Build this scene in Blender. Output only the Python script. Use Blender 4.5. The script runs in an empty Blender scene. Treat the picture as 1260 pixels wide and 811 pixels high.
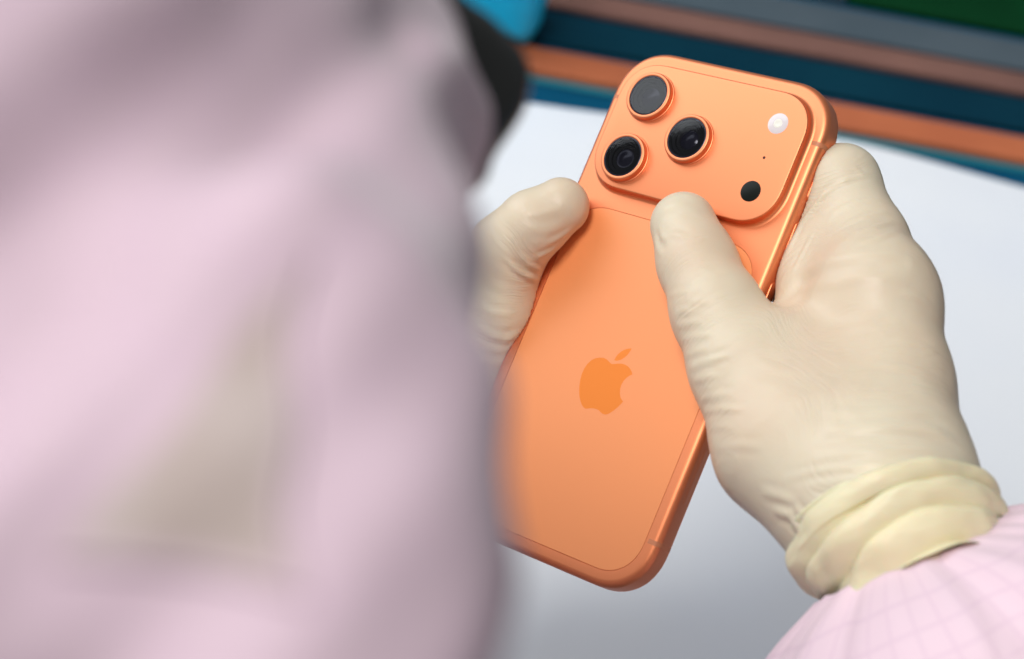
import bpy, bmesh, math
import numpy as np
from mathutils import Matrix, Vector

# ------------------------------------------------------------------ camera
S = bpy.context.scene
FPX, CX, CY = 2350.0, 630.0, 405.5              # focal length and centre in photo pixels
H_CAM = 0.62
rho, pit = math.radians(10.5), math.radians(42)
FWD = np.array([0, math.cos(pit), -math.sin(pit)])
UP0 = np.array([0, math.sin(pit), math.cos(pit)])
RIGHT = math.cos(rho) * np.array([1.0, 0, 0]) + math.sin(rho) * UP0
DOWN = math.sin(rho) * np.array([1.0, 0, 0]) - math.cos(rho) * UP0
B = np.stack([RIGHT, DOWN, FWD], 1)             # local axes: right, down, forward
CAM = np.array([0, 0, H_CAM])

cd = bpy.data.cameras.new('camera')
cam = bpy.data.objects.new('camera', cd)
S.collection.objects.link(cam)
M = Matrix.Identity(4)
for i in range(3):
    M[i][0], M[i][1], M[i][2], M[i][3] = RIGHT[i], -DOWN[i], -FWD[i], CAM[i]
cam.matrix_world = M
cd.sensor_width = 36
cd.lens = FPX / 1260 * 36
cd.clip_start, cd.clip_end = 0.02, 50
cd.dof.use_dof = True
cd.dof.focus_distance = 0.534
cd.dof.aperture_fstop = 10.0
S.camera = cam

# ------------------------------------------------------------------ light and exposure
w = bpy.data.worlds.new('World'); S.world = w; w.use_nodes = True
w.node_tree.nodes['Background'].inputs[0].default_value = (0.92, 0.95, 1.0, 1)
w.node_tree.nodes['Background'].inputs[1].default_value = 0.145

def area(name, loc, target, sx, sy, power, col):
    l = bpy.data.lights.new(name, 'AREA'); l.shape = 'RECTANGLE'; l.size, l.size_y = sx, sy
    l.energy = power; l.color = col
    o = bpy.data.objects.new(name, l); S.collection.objects.link(o)
    o.location = loc
    o.rotation_euler = (Vector(target) - Vector(loc)).to_track_quat('-Z', 'Y').to_euler()
    return o
# ceiling panel over the bench, and a lit panel to the left whose edge shows in the camera lenses
area('ceiling_led_panel', (-0.40, -0.10, 1.42), (0.05, 0.40, 0.1), 0.38, 0.28, 9.4, (1.0, 0.985, 0.96))
area('added_bench_fill', (0.25, 1.00, 0.85), (0.25, 0.93, 0.0), 1.3, 0.12, 0.75, (0.97, 0.985, 1.0)).data.spread = math.radians(70)  # added fill, no lamp known here; brightens only the far bench
def side_panel(hit, d, e, sx, sy, power):
    l = bpy.data.lights.new('side_led_panel', 'AREA'); l.shape = 'RECTANGLE'; l.size, l.size_y = sx, sy; l.energy = power; l.color = (0.89, 0.94, 1.0)
    o = bpy.data.objects.new('side_led_panel', l); S.collection.objects.link(o)
    z = np.array(d) / np.linalg.norm(d); y = np.array(e) - z * (np.array(e) @ z); y /= np.linalg.norm(y); x = np.cross(y, z)
    c = np.array(hit) + y * (0.034 - sy / 2); m = Matrix.Identity(4)
    for i in range(3): m[i][0], m[i][1], m[i][2], m[i][3] = x[i], y[i], z[i], c[i]
    o.matrix_world = m
_dir = np.array([-0.846, 0.092, 0.526])
side_panel(np.array([0.026, 0.457, 0.308]) + 1.4 * _dir, _dir, B @ np.array([-0.167, 0.793, -0.581]), 1.2, 0.95, 9.8)
S.view_settings.view_transform = 'Standard'
S.view_settings.look = 'None'
S.view_settings.exposure = 0.36
S.view_settings.gamma = 1.0
S.cycles.use_denoising = True
S.cycles.max_bounces = 8

# ------------------------------------------------------------------ helpers
def C(px, py, d):
    """a point (mm, right/down/forward of the camera position) d mm away that the photo shows at px, py"""
    return np.array([(px - CX) / FPX * d, (py - CY) / FPX * d, d], float)
def world(p):
    return np.asarray(p, float) @ B.T * 0.001 + CAM
# phone pose (fitted to the photograph)
RP = np.array([[0.76460571, -0.38609669, 0.51604985], [0.26044526, 0.91751031, 0.30057128], [-0.58953063, -0.09541578, 0.80209068]])
TP = np.array([34.16917649, -5.79986732, 535.09311238])
def PL(x, y, z):
    return RP @ np.array([x, y, z], float) + TP
def on_phone(px, py, r):
    """centre of a ball of radius r lying on the phone's back at that photo position"""
    d = np.array([(px - CX) / FPX, (py - CY) / FPX, 1.0]); n = RP[:, 2]
    return d * ((TP @ n - r) / (d @ n))

def link(o, parent=None):
    S.collection.objects.link(o)
    if parent is not None: o.parent = parent
    return o
def mesh_obj(name, verts, faces, mat, parent=None, smooth=True):
    me = bpy.data.meshes.new(name)
    me.from_pydata([tuple(map(float, v)) for v in verts], [], [tuple(map(int, f)) for f in faces])
    me.update()
    if smooth: me.polygons.foreach_set('use_smooth', [True] * len(me.polygons))
    me.materials.append(mat)
    return link(bpy.data.objects.new(name, me), parent)
def np_mesh(name, V, Q, mat, parent=None):
    me = bpy.data.meshes.new(name)
    me.vertices.add(len(V)); me.vertices.foreach_set('co', V.astype(np.float32).ravel())
    me.loops.add(Q.size); me.loops.foreach_set('vertex_index', Q.astype(np.int32).ravel())
    me.polygons.add(len(Q))
    me.polygons.foreach_set('loop_start', np.arange(0, Q.size, 4, dtype=np.int32))
    me.polygons.foreach_set('use_smooth', np.ones(len(Q), bool))
    me.update(calc_edges=True); me.validate()
    me.materials.append(mat)
    return link(bpy.data.objects.new(name, me), parent)
def tag(o, label=None, cat=None, group=None, kind=None):
    for k, v in (('label', label), ('category', cat), ('group', group), ('kind', kind)):
        if v: o[k] = v
    return o
def empty(name, loc):
    o = bpy.data.objects.new(name, None); o.empty_display_size = 0.02; link(o); o.location = loc
    return o

# ------------------------------------------------------------------ materials
def mat(name, col, rough=0.5, metal=0.0, **kw):
    m = bpy.data.materials.new(name); m.use_nodes = True
    b = m.node_tree.nodes['Principled BSDF']
    b.inputs['Base Color'].default_value = (*col, 1); b.inputs['Roughness'].default_value = rough
    b.inputs['Metallic'].default_value = metal
    for k, v in kw.items(): b.inputs[k.replace('_', ' ')].default_value = v
    return m
def nodes(m): return m.node_tree.nodes, m.node_tree.links, m.node_tree.nodes['Principled BSDF']
def noise_bump(m, scale, strength, dist=0.001, detail=3):
    N, L, b = nodes(m)
    t = N.new('ShaderNodeTexCoord'); n = N.new('ShaderNodeTexNoise'); bp = N.new('ShaderNodeBump')
    n.inputs['Scale'].default_value = scale; n.inputs['Detail'].default_value = detail
    bp.inputs['Strength'].default_value = strength; bp.inputs['Distance'].default_value = dist
    L.new(t.outputs['Object'], n.inputs['Vector']); L.new(n.outputs['Fac'], bp.inputs['Height'])
    L.new(bp.outputs['Normal'], b.inputs['Normal'])
    return n
def noise_color(m, c1, c2, scale, lo=0.35, hi=0.65, detail=3):
    N, L, b = nodes(m)
    t = N.new('ShaderNodeTexCoord'); n = N.new('ShaderNodeTexNoise'); r = N.new('ShaderNodeValToRGB')
    n.inputs['Scale'].default_value = scale; n.inputs['Detail'].default_value = detail
    r.color_ramp.elements[0].position, r.color_ramp.elements[1].position = lo, hi
    r.color_ramp.elements[0].color, r.color_ramp.elements[1].color = (*c1, 1), (*c2, 1)
    L.new(t.outputs['Object'], n.inputs['Vector']); L.new(n.outputs['Fac'], r.inputs[0])
    L.new(r.outputs[0], b.inputs['Base Color'])

M_alu = mat('orange_anodised_aluminium', (0.90, 0.245, 0.06), 0.48, 0.9, Coat_Weight=1.0, Coat_Roughness=0.48, Coat_IOR=1.8)
noise_bump(M_alu, 9000, 0.05, 0.00005, 1)
M_glassback = mat('orange_matte_glass', (0.95, 0.32, 0.105), 0.45, 0.1, Coat_Weight=0.6, Coat_Roughness=0.4)
M_logo = mat('orange_logo_print', (0.93, 0.255, 0.03), 0.40, 0.25)
M_seam = mat('dark_orange_seam', (0.30, 0.07, 0.02), 0.6)
M_band = mat('orange_antenna_plastic', (0.62, 0.22, 0.10), 0.5)
M_black = mat('black_barrel', (0.003, 0.003, 0.004), 0.6, 0.0, Specular_IOR_Level=0.15)
M_sensor = mat('black_sensor_glass', (0.008, 0.010, 0.008), 0.3, 0.0, Specular_IOR_Level=0.12)
M_flash = mat('flash_diffuser', (0.74, 0.66, 0.66), 0.25, 0.0, Coat_Weight=0.6)
M_flash2 = mat('flash_led', (0.85, 0.82, 0.72), 0.3)
M_hole = mat('dark_hole', (0.05, 0.010, 0.004), 0.7)
M_inner = mat('coated_inner_lens', (0.010, 0.009, 0.018), 0.16, 0.0, Coat_Weight=0.1, Specular_IOR_Level=0.2, Coat_Tint=(0.7, 0.7, 1.0, 1))
M_rim = mat('black_lens_rim', (0.012, 0.014, 0.03), 0.25, 0.3)
def cover_glass():
    m = bpy.data.materials.new('lens_cover_glass'); m.use_nodes = True
    N, L = m.node_tree.nodes, m.node_tree.links; N.clear()
    o = N.new('ShaderNodeOutputMaterial'); mx = N.new('ShaderNodeMixShader'); t = N.new('ShaderNodeBsdfTransparent')
    g = N.new('ShaderNodeBsdfGlossy'); f = N.new('ShaderNodeFresnel')
    g.inputs['Roughness'].default_value = 0.03; f.inputs['IOR'].default_value = 1.45
    t.inputs['Color'].default_value = (0.75, 0.75, 0.8, 1)
    L.new(f.outputs[0], mx.inputs[0]); L.new(t.outputs[0], mx.inputs[1]); L.new(g.outputs[0], mx.inputs[2]); L.new(mx.outputs[0], o.inputs[0])
    return m
M_cover = cover_glass()

M_latex = mat('cream_latex', (0.74, 0.63, 0.44), 0.42, 0.0, Subsurface_Weight=0.25, Subsurface_Scale=0.004, Specular_IOR_Level=0.35)
M_latex.node_tree.nodes['Principled BSDF'].inputs['Subsurface Radius'].default_value = (1.0, 0.55, 0.3)
noise_color(M_latex, (0.75, 0.665, 0.50), (0.725, 0.575, 0.42), 22, 0.36, 0.66, 3)
noise_bump(M_latex, 900, 0.10, 0.0004, 3)
def latex_lines():
    N, L, b = nodes(M_latex)
    first = [n for n in N if n.type == 'BUMP'][0]
    at = N.new('ShaderNodeAttribute'); at.attribute_name = 'along'
    tc = N.new('ShaderNodeTexCoord'); sp = N.new('ShaderNodeSeparateXYZ'); cb = N.new('ShaderNodeCombineXYZ'); L.new(tc.outputs['Object'], sp.inputs[0])
    for i, (src, k) in enumerate(((at.outputs['Fac'], 1.15), (sp.outputs[0], 70.0), (sp.outputs[1], 70.0))):
        m = N.new('ShaderNodeMath'); m.operation = 'MULTIPLY'; m.inputs[1].default_value = k; L.new(src, m.inputs[0]); L.new(m.outputs[0], cb.inputs[i])
    n = N.new('ShaderNodeTexNoise'); n.inputs['Scale'].default_value = 1.0; n.inputs['Detail'].default_value = 3; L.new(cb.outputs[0], n.inputs['Vector'])
    mk = N.new('ShaderNodeTexNoise'); mk.inputs['Scale'].default_value = 55; L.new(tc.outputs['Object'], mk.inputs['Vector'])
    mr = N.new('ShaderNodeMapRange'); mr.inputs[1].default_value, mr.inputs[2].default_value = 0.42, 0.62; L.new(mk.outputs['Fac'], mr.inputs[0])
    ml = N.new('ShaderNodeMath'); ml.operation = 'MULTIPLY'; L.new(n.outputs['Fac'], ml.inputs[0]); L.new(mr.outputs[0], ml.inputs[1])
    bp = N.new('ShaderNodeBump'); bp.inputs['Strength'].default_value = 0.55; bp.inputs['Distance'].default_value = 0.0007
    L.new(ml.outputs[0], bp.inputs['Height']); L.new(first.outputs[0], bp.inputs['Normal']); L.new(bp.outputs[0], b.inputs['Normal'])
latex_lines()
M_cuff = mat('yellow_latex_cuff', (0.80, 0.70, 0.40), 0.45, 0.0, Subsurface_Weight=0.3, Subsurface_Scale=0.004, Specular_IOR_Level=0.35)
noise_color(M_cuff, (0.86, 0.79, 0.54), (0.83, 0.74, 0.49), 25, 0.35, 0.65, 2)
noise_bump(M_cuff, 600, 0.1, 0.0004, 2)

def fabric(name, col, line, uv, cell):
    """woven pink cloth with its fine grid of darker conductive threads"""
    m = mat(name, col, 0.85, 0.0, Sheen_Weight=0.25, Sheen_Roughness=0.5, Specular_IOR_Level=0.2)
    N, L, b = nodes(m)
    t = N.new('ShaderNodeTexCoord'); sp = N.new('ShaderNodeSeparateXYZ')
    L.new(t.outputs['UV' if uv else 'Object'], sp.inputs[0])
    outs = []
    for ax in ((0, 1) if uv else (0, 2)):
        d = N.new('ShaderNodeMath'); d.operation = 'DIVIDE'; d.inputs[1].default_value = cell; L.new(sp.outputs[ax], d.inputs[0])
        fr = N.new('ShaderNodeMath'); fr.operation = 'FRACT'; L.new(d.outputs[0], fr.inputs[0])
        lt = N.new('ShaderNodeMath'); lt.operation = 'LESS_THAN'; lt.inputs[1].default_value = 0.13; L.new(fr.outputs[0], lt.inputs[0])
        outs.append(lt)
    mx = N.new('ShaderNodeMath'); mx.operation = 'MAXIMUM'; L.new(outs[0].outputs[0], mx.inputs[0]); L.new(outs[1].outputs[0], mx.inputs[1])
    mul = N.new('ShaderNodeMath'); mul.operation = 'MULTIPLY'; mul.inputs[1].default_value = 0.2; L.new(mx.outputs[0], mul.inputs[0])
    mix = N.new('ShaderNodeMix'); mix.data_type = 'RGBA'
    mix.inputs[6].default_value = (*col, 1); mix.inputs[7].default_value = (*line, 1)
    L.new(mul.outputs[0], mix.inputs[0]); L.new(mix.outputs[2], b.inputs['Base Color'])
    return m
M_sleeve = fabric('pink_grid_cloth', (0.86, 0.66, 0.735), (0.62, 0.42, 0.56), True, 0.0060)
M_hood_shaded = fabric('pink_hood_cloth_shaded', (0.57, 0.435, 0.50), (0.56, 0.40, 0.52), False, 0.0055)  # same cloth as the suit, with the hood's shade put into its colour
M_suit = fabric('pink_suit_cloth', (0.86, 0.66, 0.735), (0.62, 0.42, 0.56), False, 0.0055)
M_patch = mat('beige_patch_cloth', (0.50, 0.43, 0.40), 0.9)
def patch_cloth():
    # hood pink at the rim fading to beige inside
    N, L, b = nodes(M_patch)
    t = N.new('ShaderNodeTexCoord'); n = N.new('ShaderNodeTexNoise'); r = N.new('ShaderNodeValToRGB'); at = N.new('ShaderNodeAttribute'); mx = N.new('ShaderNodeMix')
    n.inputs['Scale'].default_value = 45; n.inputs['Detail'].default_value = 2; at.attribute_name = 'weave'; mx.data_type = 'RGBA'
    r.color_ramp.elements[0].position, r.color_ramp.elements[1].position = 0.38, 0.62
    r.color_ramp.elements[0].color, r.color_ramp.elements[1].color = (0.345, 0.27, 0.24, 1), (0.43, 0.36, 0.34, 1)
    L.new(t.outputs['Object'], n.inputs['Vector']); L.new(n.outputs['Fac'], r.inputs[0]); L.new(at.outputs['Fac'], mx.inputs[0])
    mx.inputs[6].default_value = (0.55, 0.42, 0.48, 1); L.new(r.outputs[0], mx.inputs[7]); L.new(mx.outputs[2], b.inputs['Base Color'])
patch_cloth()
M_skin = mat('skin', (0.60, 0.38, 0.27), 0.5, 0.0, Subsurface_Weight=0.1, Subsurface_Scale=0.005)
M_goggle = mat('black_goggle_plastic', (0.012, 0.013, 0.012), 0.35)
M_lensclear = mat('dark_goggle_lens', (0.02, 0.02, 0.025), 0.08)

M_bench = mat('blue_bench_laminate', (0.004, 0.085, 0.17), 0.45)
noise_color(M_bench, (0.0024, 0.0600, 0.1240), (0.0032, 0.0800, 0.1520), 8)
M_mat = mat('white_mat', (0.76, 0.79, 0.83), 0.6)
noise_color(M_mat, (0.74, 0.77, 0.82), (0.79, 0.81, 0.83), 6)
M_rail = mat('orange_rail_paint', (0.56, 0.165, 0.075), 0.5)
noise_color(M_rail, (0.4160, 0.1200, 0.0560), (0.4800, 0.1440, 0.0640), 12)
M_rail2 = mat('brown_rail_paint', (0.30, 0.155, 0.125), 0.5)
noise_color(M_rail2, (0.1674, 0.0868, 0.0713), (0.2108, 0.1085, 0.0868), 12)
M_belt = mat('teal_belt_rubber', (0.0035, 0.050, 0.085), 0.6)
noise_color(M_belt, (0.0018, 0.0270, 0.0468), (0.0024, 0.0336, 0.0552), 15)
M_greymetal = mat('grey_painted_metal', (0.115, 0.155, 0.185), 0.5)
noise_color(M_greymetal, (0.0620, 0.0868, 0.1054), (0.0806, 0.1054, 0.1240), 10)
M_green = mat('green_board', (0.003, 0.055, 0.016), 0.6)
noise_color(M_green, (0.0015, 0.0282, 0.0084), (0.0021, 0.0390, 0.0114), 15)
for _m in (M_bench, M_rail, M_rail2, M_belt, M_greymetal, M_green): _m.node_tree.nodes['Principled BSDF'].inputs['Specular IOR Level'].default_value = 0.04
M_cyan = mat('cyan_bin_plastic', (0.003, 0.55, 0.88), 0.45)
M_tealedge = mat('teal_edge_strip', (0.004, 0.20, 0.25), 0.4)

# ------------------------------------------------------------------ the surface: bench, mat and the line behind it
def box(name, x0, x1, y0, y1, z0, z1, m, parent=None, bev=0.0):
    bm = bmesh.new(); bmesh.ops.create_cube(bm, size=1)
    for v in bm.verts:
        v.co = ((x0 + x1) / 2 + v.co.x * (x1 - x0), (y0 + y1) / 2 + v.co.y * (y1 - y0), (z0 + z1) / 2 + v.co.z * (z1 - z0))
    if bev: bmesh.ops.bevel(bm, geom=bm.edges[:], offset=bev, segments=3, affect='EDGES', profile=0.5)
    me = bpy.data.meshes.new(name); bm.to_mesh(me); bm.free()
    me.polygons.foreach_set('use_smooth', [bev > 0] * len(me.polygons))
    me.materials.append(m)
    return link(bpy.data.objects.new(name, me), parent)
K = H_CAM / 0.78
tag(box('workbench', -1.1, 1.1, 0.10, 1.70, -0.04, 0.0, M_bench, bev=0.004), kind='structure')
# the white mat: its far edge bows a little, corners rounded
def make_mat():
    n = 60; xs = np.linspace(-0.50, 0.44, n); top = []
    for x in xs:
        y = K * (1.098 + 0.022 * math.exp(-((x / K - 0.20) / 0.12) ** 2) + 0.004 * math.sin(x * 9))
        top.append((x, y))
    prof = [(0.0, 0.001), (0.0, 0.003), (-0.002, 0.0042), (-0.004, 0.0045)]
    V, F = [], []
    for dy, z in prof:
        V += [(x, y + dy, z) for x, y in top]
    V += [(x, y - 0.05, 0.0046) for x, y in top] + [(x, 0.16, 0.0045) for x, y in top] + [(x, 0.158, 0.001) for x, y in top]
    for r in range(6):
        for i in range(n - 1):
            a = r * n + i; F.append((a, a + n, a + n + 1, a + 1))
    o = mesh_obj('work_mat', V, F, M_mat)
    tag(o, 'white work mat covering the bench below the held phone', 'mat')
make_mat()
def rail(name, y0, y1, h, m, label, cat, lo=-1.05, hi=1.05, bev=0.001):
    # y0, y1 are where the photo shows the near foot and the far top edge
    o = box(name, lo, hi, y0, y1, 0.0008, h, m, bev=bev); return tag(o, label, cat)
def yb(y, z=0.0): return K * y - z / math.tan(math.radians(34))      # far top edge is seen shifted by its height
rail('guide_rail', K * 1.134, yb(1.175, 0.006), 0.006, M_rail, 'bright orange guide rail between the white mat and the dark teal belt', 'rail')
o = rail('conveyor_belt', K * 1.177, yb(1.226, 0.004), 0.004, M_belt, 'dark teal conveyor belt running between orange and brown rails', 'conveyor belt', bev=0.001)
rail('guide_rail', K * 1.224, yb(1.260, 0.005), 0.005, M_rail2, 'dull brown guide rail between the dark teal belt and grey channel', 'rail')
rail('metal_channel', K * 1.259, yb(1.306, 0.003), 0.003, M_greymetal, 'grey metal channel lying between brown rail and green boards', 'channel', bev=0.001)
rail('cross_bar', K * 1.309, K * 1.60, 0.007, M_greymetal, 'grey metal cross bar separating the two green boards', 'bar', K * 0.186, K * 0.209, 0.001)
rail('green_board', K * 1.309, K * 1.60, 0.005, M_green, 'long dark green board across the grey cross bar from the cyan bin', 'board', K * 0.211, 0.95, 0.001)
rail('green_board', K * 1.309, K * 1.60, 0.005, M_green, 'short dark green board beside the grey cross bar, next to cyan bin', 'board', K * 0.06, K * 0.184, 0.001)
rail('edge_strip', K * 1.1285, K * 1.1335, 0.0015, M_tealedge, 'thin bright teal strip along the foot of the orange rail', 'strip', bev=0.001)
# cyan bin standing on the belt
def make_bin():
    c = np.array([K * -0.066, K * 1.185 - 0.004]); V, F = [], []; n = 48
    prof = [(0.0, 0.006), (0.026, 0.006), (0.034, 0.010), (0.037, 0.02), (0.041, 0.075), (0.045, 0.076), (0.045, 0.080), (0.039, 0.080), (0.035, 0.02), (0.0, 0.014)]
    for r, z in prof:
        for i in range(n):
            a = 2 * math.pi * i / n
            V.append((c[0] + r * 1.0 * math.copysign(abs(math.cos(a)) ** 0.6, math.cos(a)), c[1] + r * 0.7 * math.copysign(abs(math.sin(a)) ** 0.6, math.sin(a)), z))
    for k in range(len(prof) - 1):
        for i in range(n):
            j = (i + 1) % n; F.append((k * n + i, k * n + j, (k + 1) * n + j, (k + 1) * n + i))
    tag(mesh_obj('plastic_bin', V, F, M_cyan), 'bright cyan plastic bin standing on the conveyor behind the hood', 'bin')
make_bin()

# ------------------------------------------------------------------ the phone (local axes in metres: x across, y down, z into the phone)
phone = empty('smartphone', (0, 0, 0))
MW = Matrix.Identity(4); RW = B @ RP; TW = world(TP)
for i in range(3):
    for j in range(3): MW[i][j] = RW[i][j]
    MW[i][3] = TW[i]
phone.matrix_world = MW
tag(phone, 'orange smartphone with three camera lenses held up in gloved hands', 'phone')

def rrect(hw, hh, r, n=14, ex=2.25):
    """rounded rectangle outline, corners slightly squarer than circles"""
    P = []
    for sx, sy, a0 in ((1, 1, 0), (-1, 1, 90), (-1, -1, 180), (1, -1, 270)):
        for i in range(n + 1):
            a = math.radians(a0 + 90 * i / n); c, s = math.cos(a), math.sin(a)
            P.append((sx * (hw - r) + r * math.copysign(abs(c) ** (2 / ex), c), sy * (hh - r) + r * math.copysign(abs(s) ** (2 / ex), s)))
    return P
def loft(name, rings, m, parent, cap0=True, cap1=True):
    V, F = [], []; n = len(rings[0][0])
    for P, z in rings: V += [(x * .001, y * .001, z * .001) for x, y in P]
    for k in range(len(rings) - 1):
        for i in range(n):
            j = (i + 1) % n; F.append((k * n + i, (k + 1) * n + i, (k + 1) * n + j, k * n + j))
    if cap0: F.append(tuple(range(n)))
    if cap1: F.append(tuple(range((len(rings) - 1) * n, len(rings) * n))[::-1])
    o = mesh_obj(name, V, F, m, parent)
    bm = bmesh.new(); bm.from_mesh(o.data); bmesh.ops.recalc_face_normals(bm, faces=bm.faces[:])
    bm.to_mesh(o.data); bm.free()
    return o
def sharp(o, deg=40):
    me = o.data
    bm = bmesh.new(); bm.from_mesh(me)
    for e in bm.edges:
        if len(e.link_faces) == 2 and e.calc_face_angle(0) > math.radians(deg): e.smooth = False
    bm.to_mesh(me); bm.free()
    return o
def shift(P, dx, dy): return [(x + dx, y + dy) for x, y in P]

# frame: flat back with a pocket for the glass, rounded rims
RB, RF, T, CR = 2.0, 2.4, 8.75, 15.5
GX, GY0, GY1, GR = 31.7, -25.6, 70.6, 11.5
GC, GH = (GY0 + GY1) / 2, (GY1 - GY0) / 2
rings = []
for i in range(9):
    a = math.radians(90 * i / 8); ins = RB * (1 - math.sin(a)); rings.append((rrect(35.95 - ins, 75 - ins, CR - ins), RB * (1 - math.cos(a))))
for i in range(9):
    a = math.radians(90 * i / 8); ins = RF * (1 - math.cos(a)); rings.append((rrect(35.95 - ins, 75 - ins, CR - ins), T - RF + RF * math.sin(a)))
frame = loft('frame', rings, M_alu, phone, cap0=False)
# back face of the frame around the pocket: an annulus between the rim ring and the pocket outline (same vertex count)
def annulus(name, P, zp, Q, zq, m, parent, steps=((1, 0),)):
    n = len(P); V = [(x * .001, y * .001, zp * .001) for x, y in P] + [(x * .001, y * .001, zq * .001) for x, y in Q]
    F = [(i, (i + 1) % n, n + (i + 1) % n, n + i) for i in range(n)]
    return mesh_obj(name, V, F, m, parent)
gout = shift(rrect(GX + 0.12, GH + 0.12, GR + 0.12), 0, GC)
gin = shift(rrect(GX, GH, GR), 0, GC)
bm = bmesh.new(); bm.from_mesh(frame.data); bm.verts.ensure_lookup_table()
n0 = len(rings[0][0])
inner = [bm.verts.new((x * .001, y * .001, 0)) for x, y in gout]
floor_ = [bm.verts.new((x * .001, y * .001, 0.0005)) for x, y in gout]
bm.verts.ensure_lookup_table()
for i in range(n0):
    j = (i + 1) % n0
    bm.faces.new((bm.verts[i], bm.verts[j], inner[j], inner[i]))
    bm.faces.new((inner[i], inner[j], floor_[j], floor_[i]))
bm.faces.new(floor_)
bmesh.ops.recalc_face_normals(bm, faces=bm.faces[:])
for f in bm.faces: f.smooth = True
bm.to_mesh(frame.data); bm.free()
sharp(frame, 35)
gl = loft('back_glass', [(shift(rrect(GX - 0.10, GH - 0.10, GR - 0.10), 0, GC), -0.02), (gin, 0.06), (gin, 0.49)], M_glassback, phone)
sharp(gl, 30)
LOGO = [(0.26, 16.77), (1.17, 16.46), (2.23, 16.04), (3.35, 15.75), (4.39, 15.73), (5.53, 15.94), (6.49, 16.38), (7.27, 16.98), (7.84, 17.65), (7.07, 18.31), (6.43, 19.16), (5.97, 20.2), (5.8, 21.34), (5.95, 22.53), (6.41, 23.76), (7.12, 24.81), (7.82, 25.32), (8.42, 25.61), (8.06, 26.51), (7.53, 27.58), (6.81, 28.7), (6.03, 29.7), (5.32, 30.39), (4.65, 30.74), (3.83, 30.78), (2.95, 30.55), (2.21, 30.23), (1.4, 30.12), (0.37, 30.19), (-0.59, 30.41), (-1.46, 30.79), (-2.19, 31.05), (-2.92, 30.87), (-3.82, 30.35), (-4.69, 29.52), (-5.53, 28.49), (-6.27, 27.25), (-6.97, 25.63), (-7.49, 23.95), (-7.78, 22.2), (-7.73, 20.53), (-7.34, 18.94), (-6.57, 17.61), (-5.52, 16.67), (-4.29, 16.13), (-3.14, 15.86), (-2.04, 15.95), (-1.01, 16.34), (-0.36, 16.62)]
LEAF = [(4.35, 10.83), (3.28, 11.21), (2.31, 11.82), (1.47, 12.69), (0.88, 13.66), (0.57, 14.6), (0.51, 15.53), (1.43, 15.44), (2.49, 14.83), (3.31, 13.9), (3.91, 12.89), (4.23, 11.88)]
def flat_print(name, P, z, th, m, parent):
    n = len(P); V = [(x * .001, y * .001, z * .001) for x, y in P] + [(x * .001, y * .001, (z + th) * .001) for x, y in P]
    F = [tuple(range(n)), tuple(range(n, 2 * n))[::-1]] + [(i, (i + 1) % n, n + (i + 1) % n, n + i) for i in range(n)]
    o = mesh_obj(name, V, F, m, parent, False)
    bm = bmesh.new(); bm.from_mesh(o.data); bmesh.ops.recalc_face_normals(bm, faces=bm.faces[:]); bm.to_mesh(o.data); bm.free()
    return o
lg = flat_print('logo', LOGO, -0.03, 0.02, M_logo, gl); lg['label'] = 'bitten apple emblem in deeper orange'
flat_print('logo_leaf', LEAF, -0.03, 0.02, M_logo, gl)

# camera plateau: concave foot, straight side, small top bevel
PC, PHW, PHH, PR, PH = -50.7, 31.6, 19.4, 12.0, 2.9
rings = []
for i in range(7):
    a = math.radians(90 * i / 6); off = 1.3 * (1 - math.sin(a)); rings.append((shift(rrect(PHW + off, PHH + off, PR + off), 0, PC), -1.3 * (1 - math.cos(a)) + 0.02))
for i in range(6):
    a = math.radians(90 * i / 5); ins = 0.45 * (1 - math.cos(a)); rings.append((shift(rrect(PHW - ins, PHH - ins, PR - ins), 0, PC), -(PH - 0.45) - 0.45 * math.sin(a)))
plate = loft('camera_plateau', rings, M_alu, phone, cap0=False)

def disc_lathe(name, prof, cx, cy, m, parent, n=64, close=False):
    V, F = [], []
    for r, z in prof:
        for i in range(n):
            a = 2 * math.pi * i / n; V.append(((cx + r * math.cos(a)) * .001, (cy + r * math.sin(a)) * .001, z * .001))
    for k in range(len(prof) - 1):
        for i in range(n):
            j = (i + 1) % n; F.append((k * n + i, (k + 1) * n + i, (k + 1) * n + j, k * n + j))
    if prof[0][0] > 1e-4 and close: F.append(tuple(range(n)))
    if prof[-1][0] > 1e-4 and close: F.append(tuple(range((len(prof) - 1) * n, len(prof) * n)))
    o = mesh_obj(name, V, F, m, parent)
    bm = bmesh.new(); bm.from_mesh(o.data); bmesh.ops.remove_doubles(bm, verts=bm.verts[:], dist=1e-7)
    bmesh.ops.recalc_face_normals(bm, faces=bm.faces[:]); bm.to_mesh(o.data); bm.free()
    return sharp(o, 50)
ZL = -PH
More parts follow.
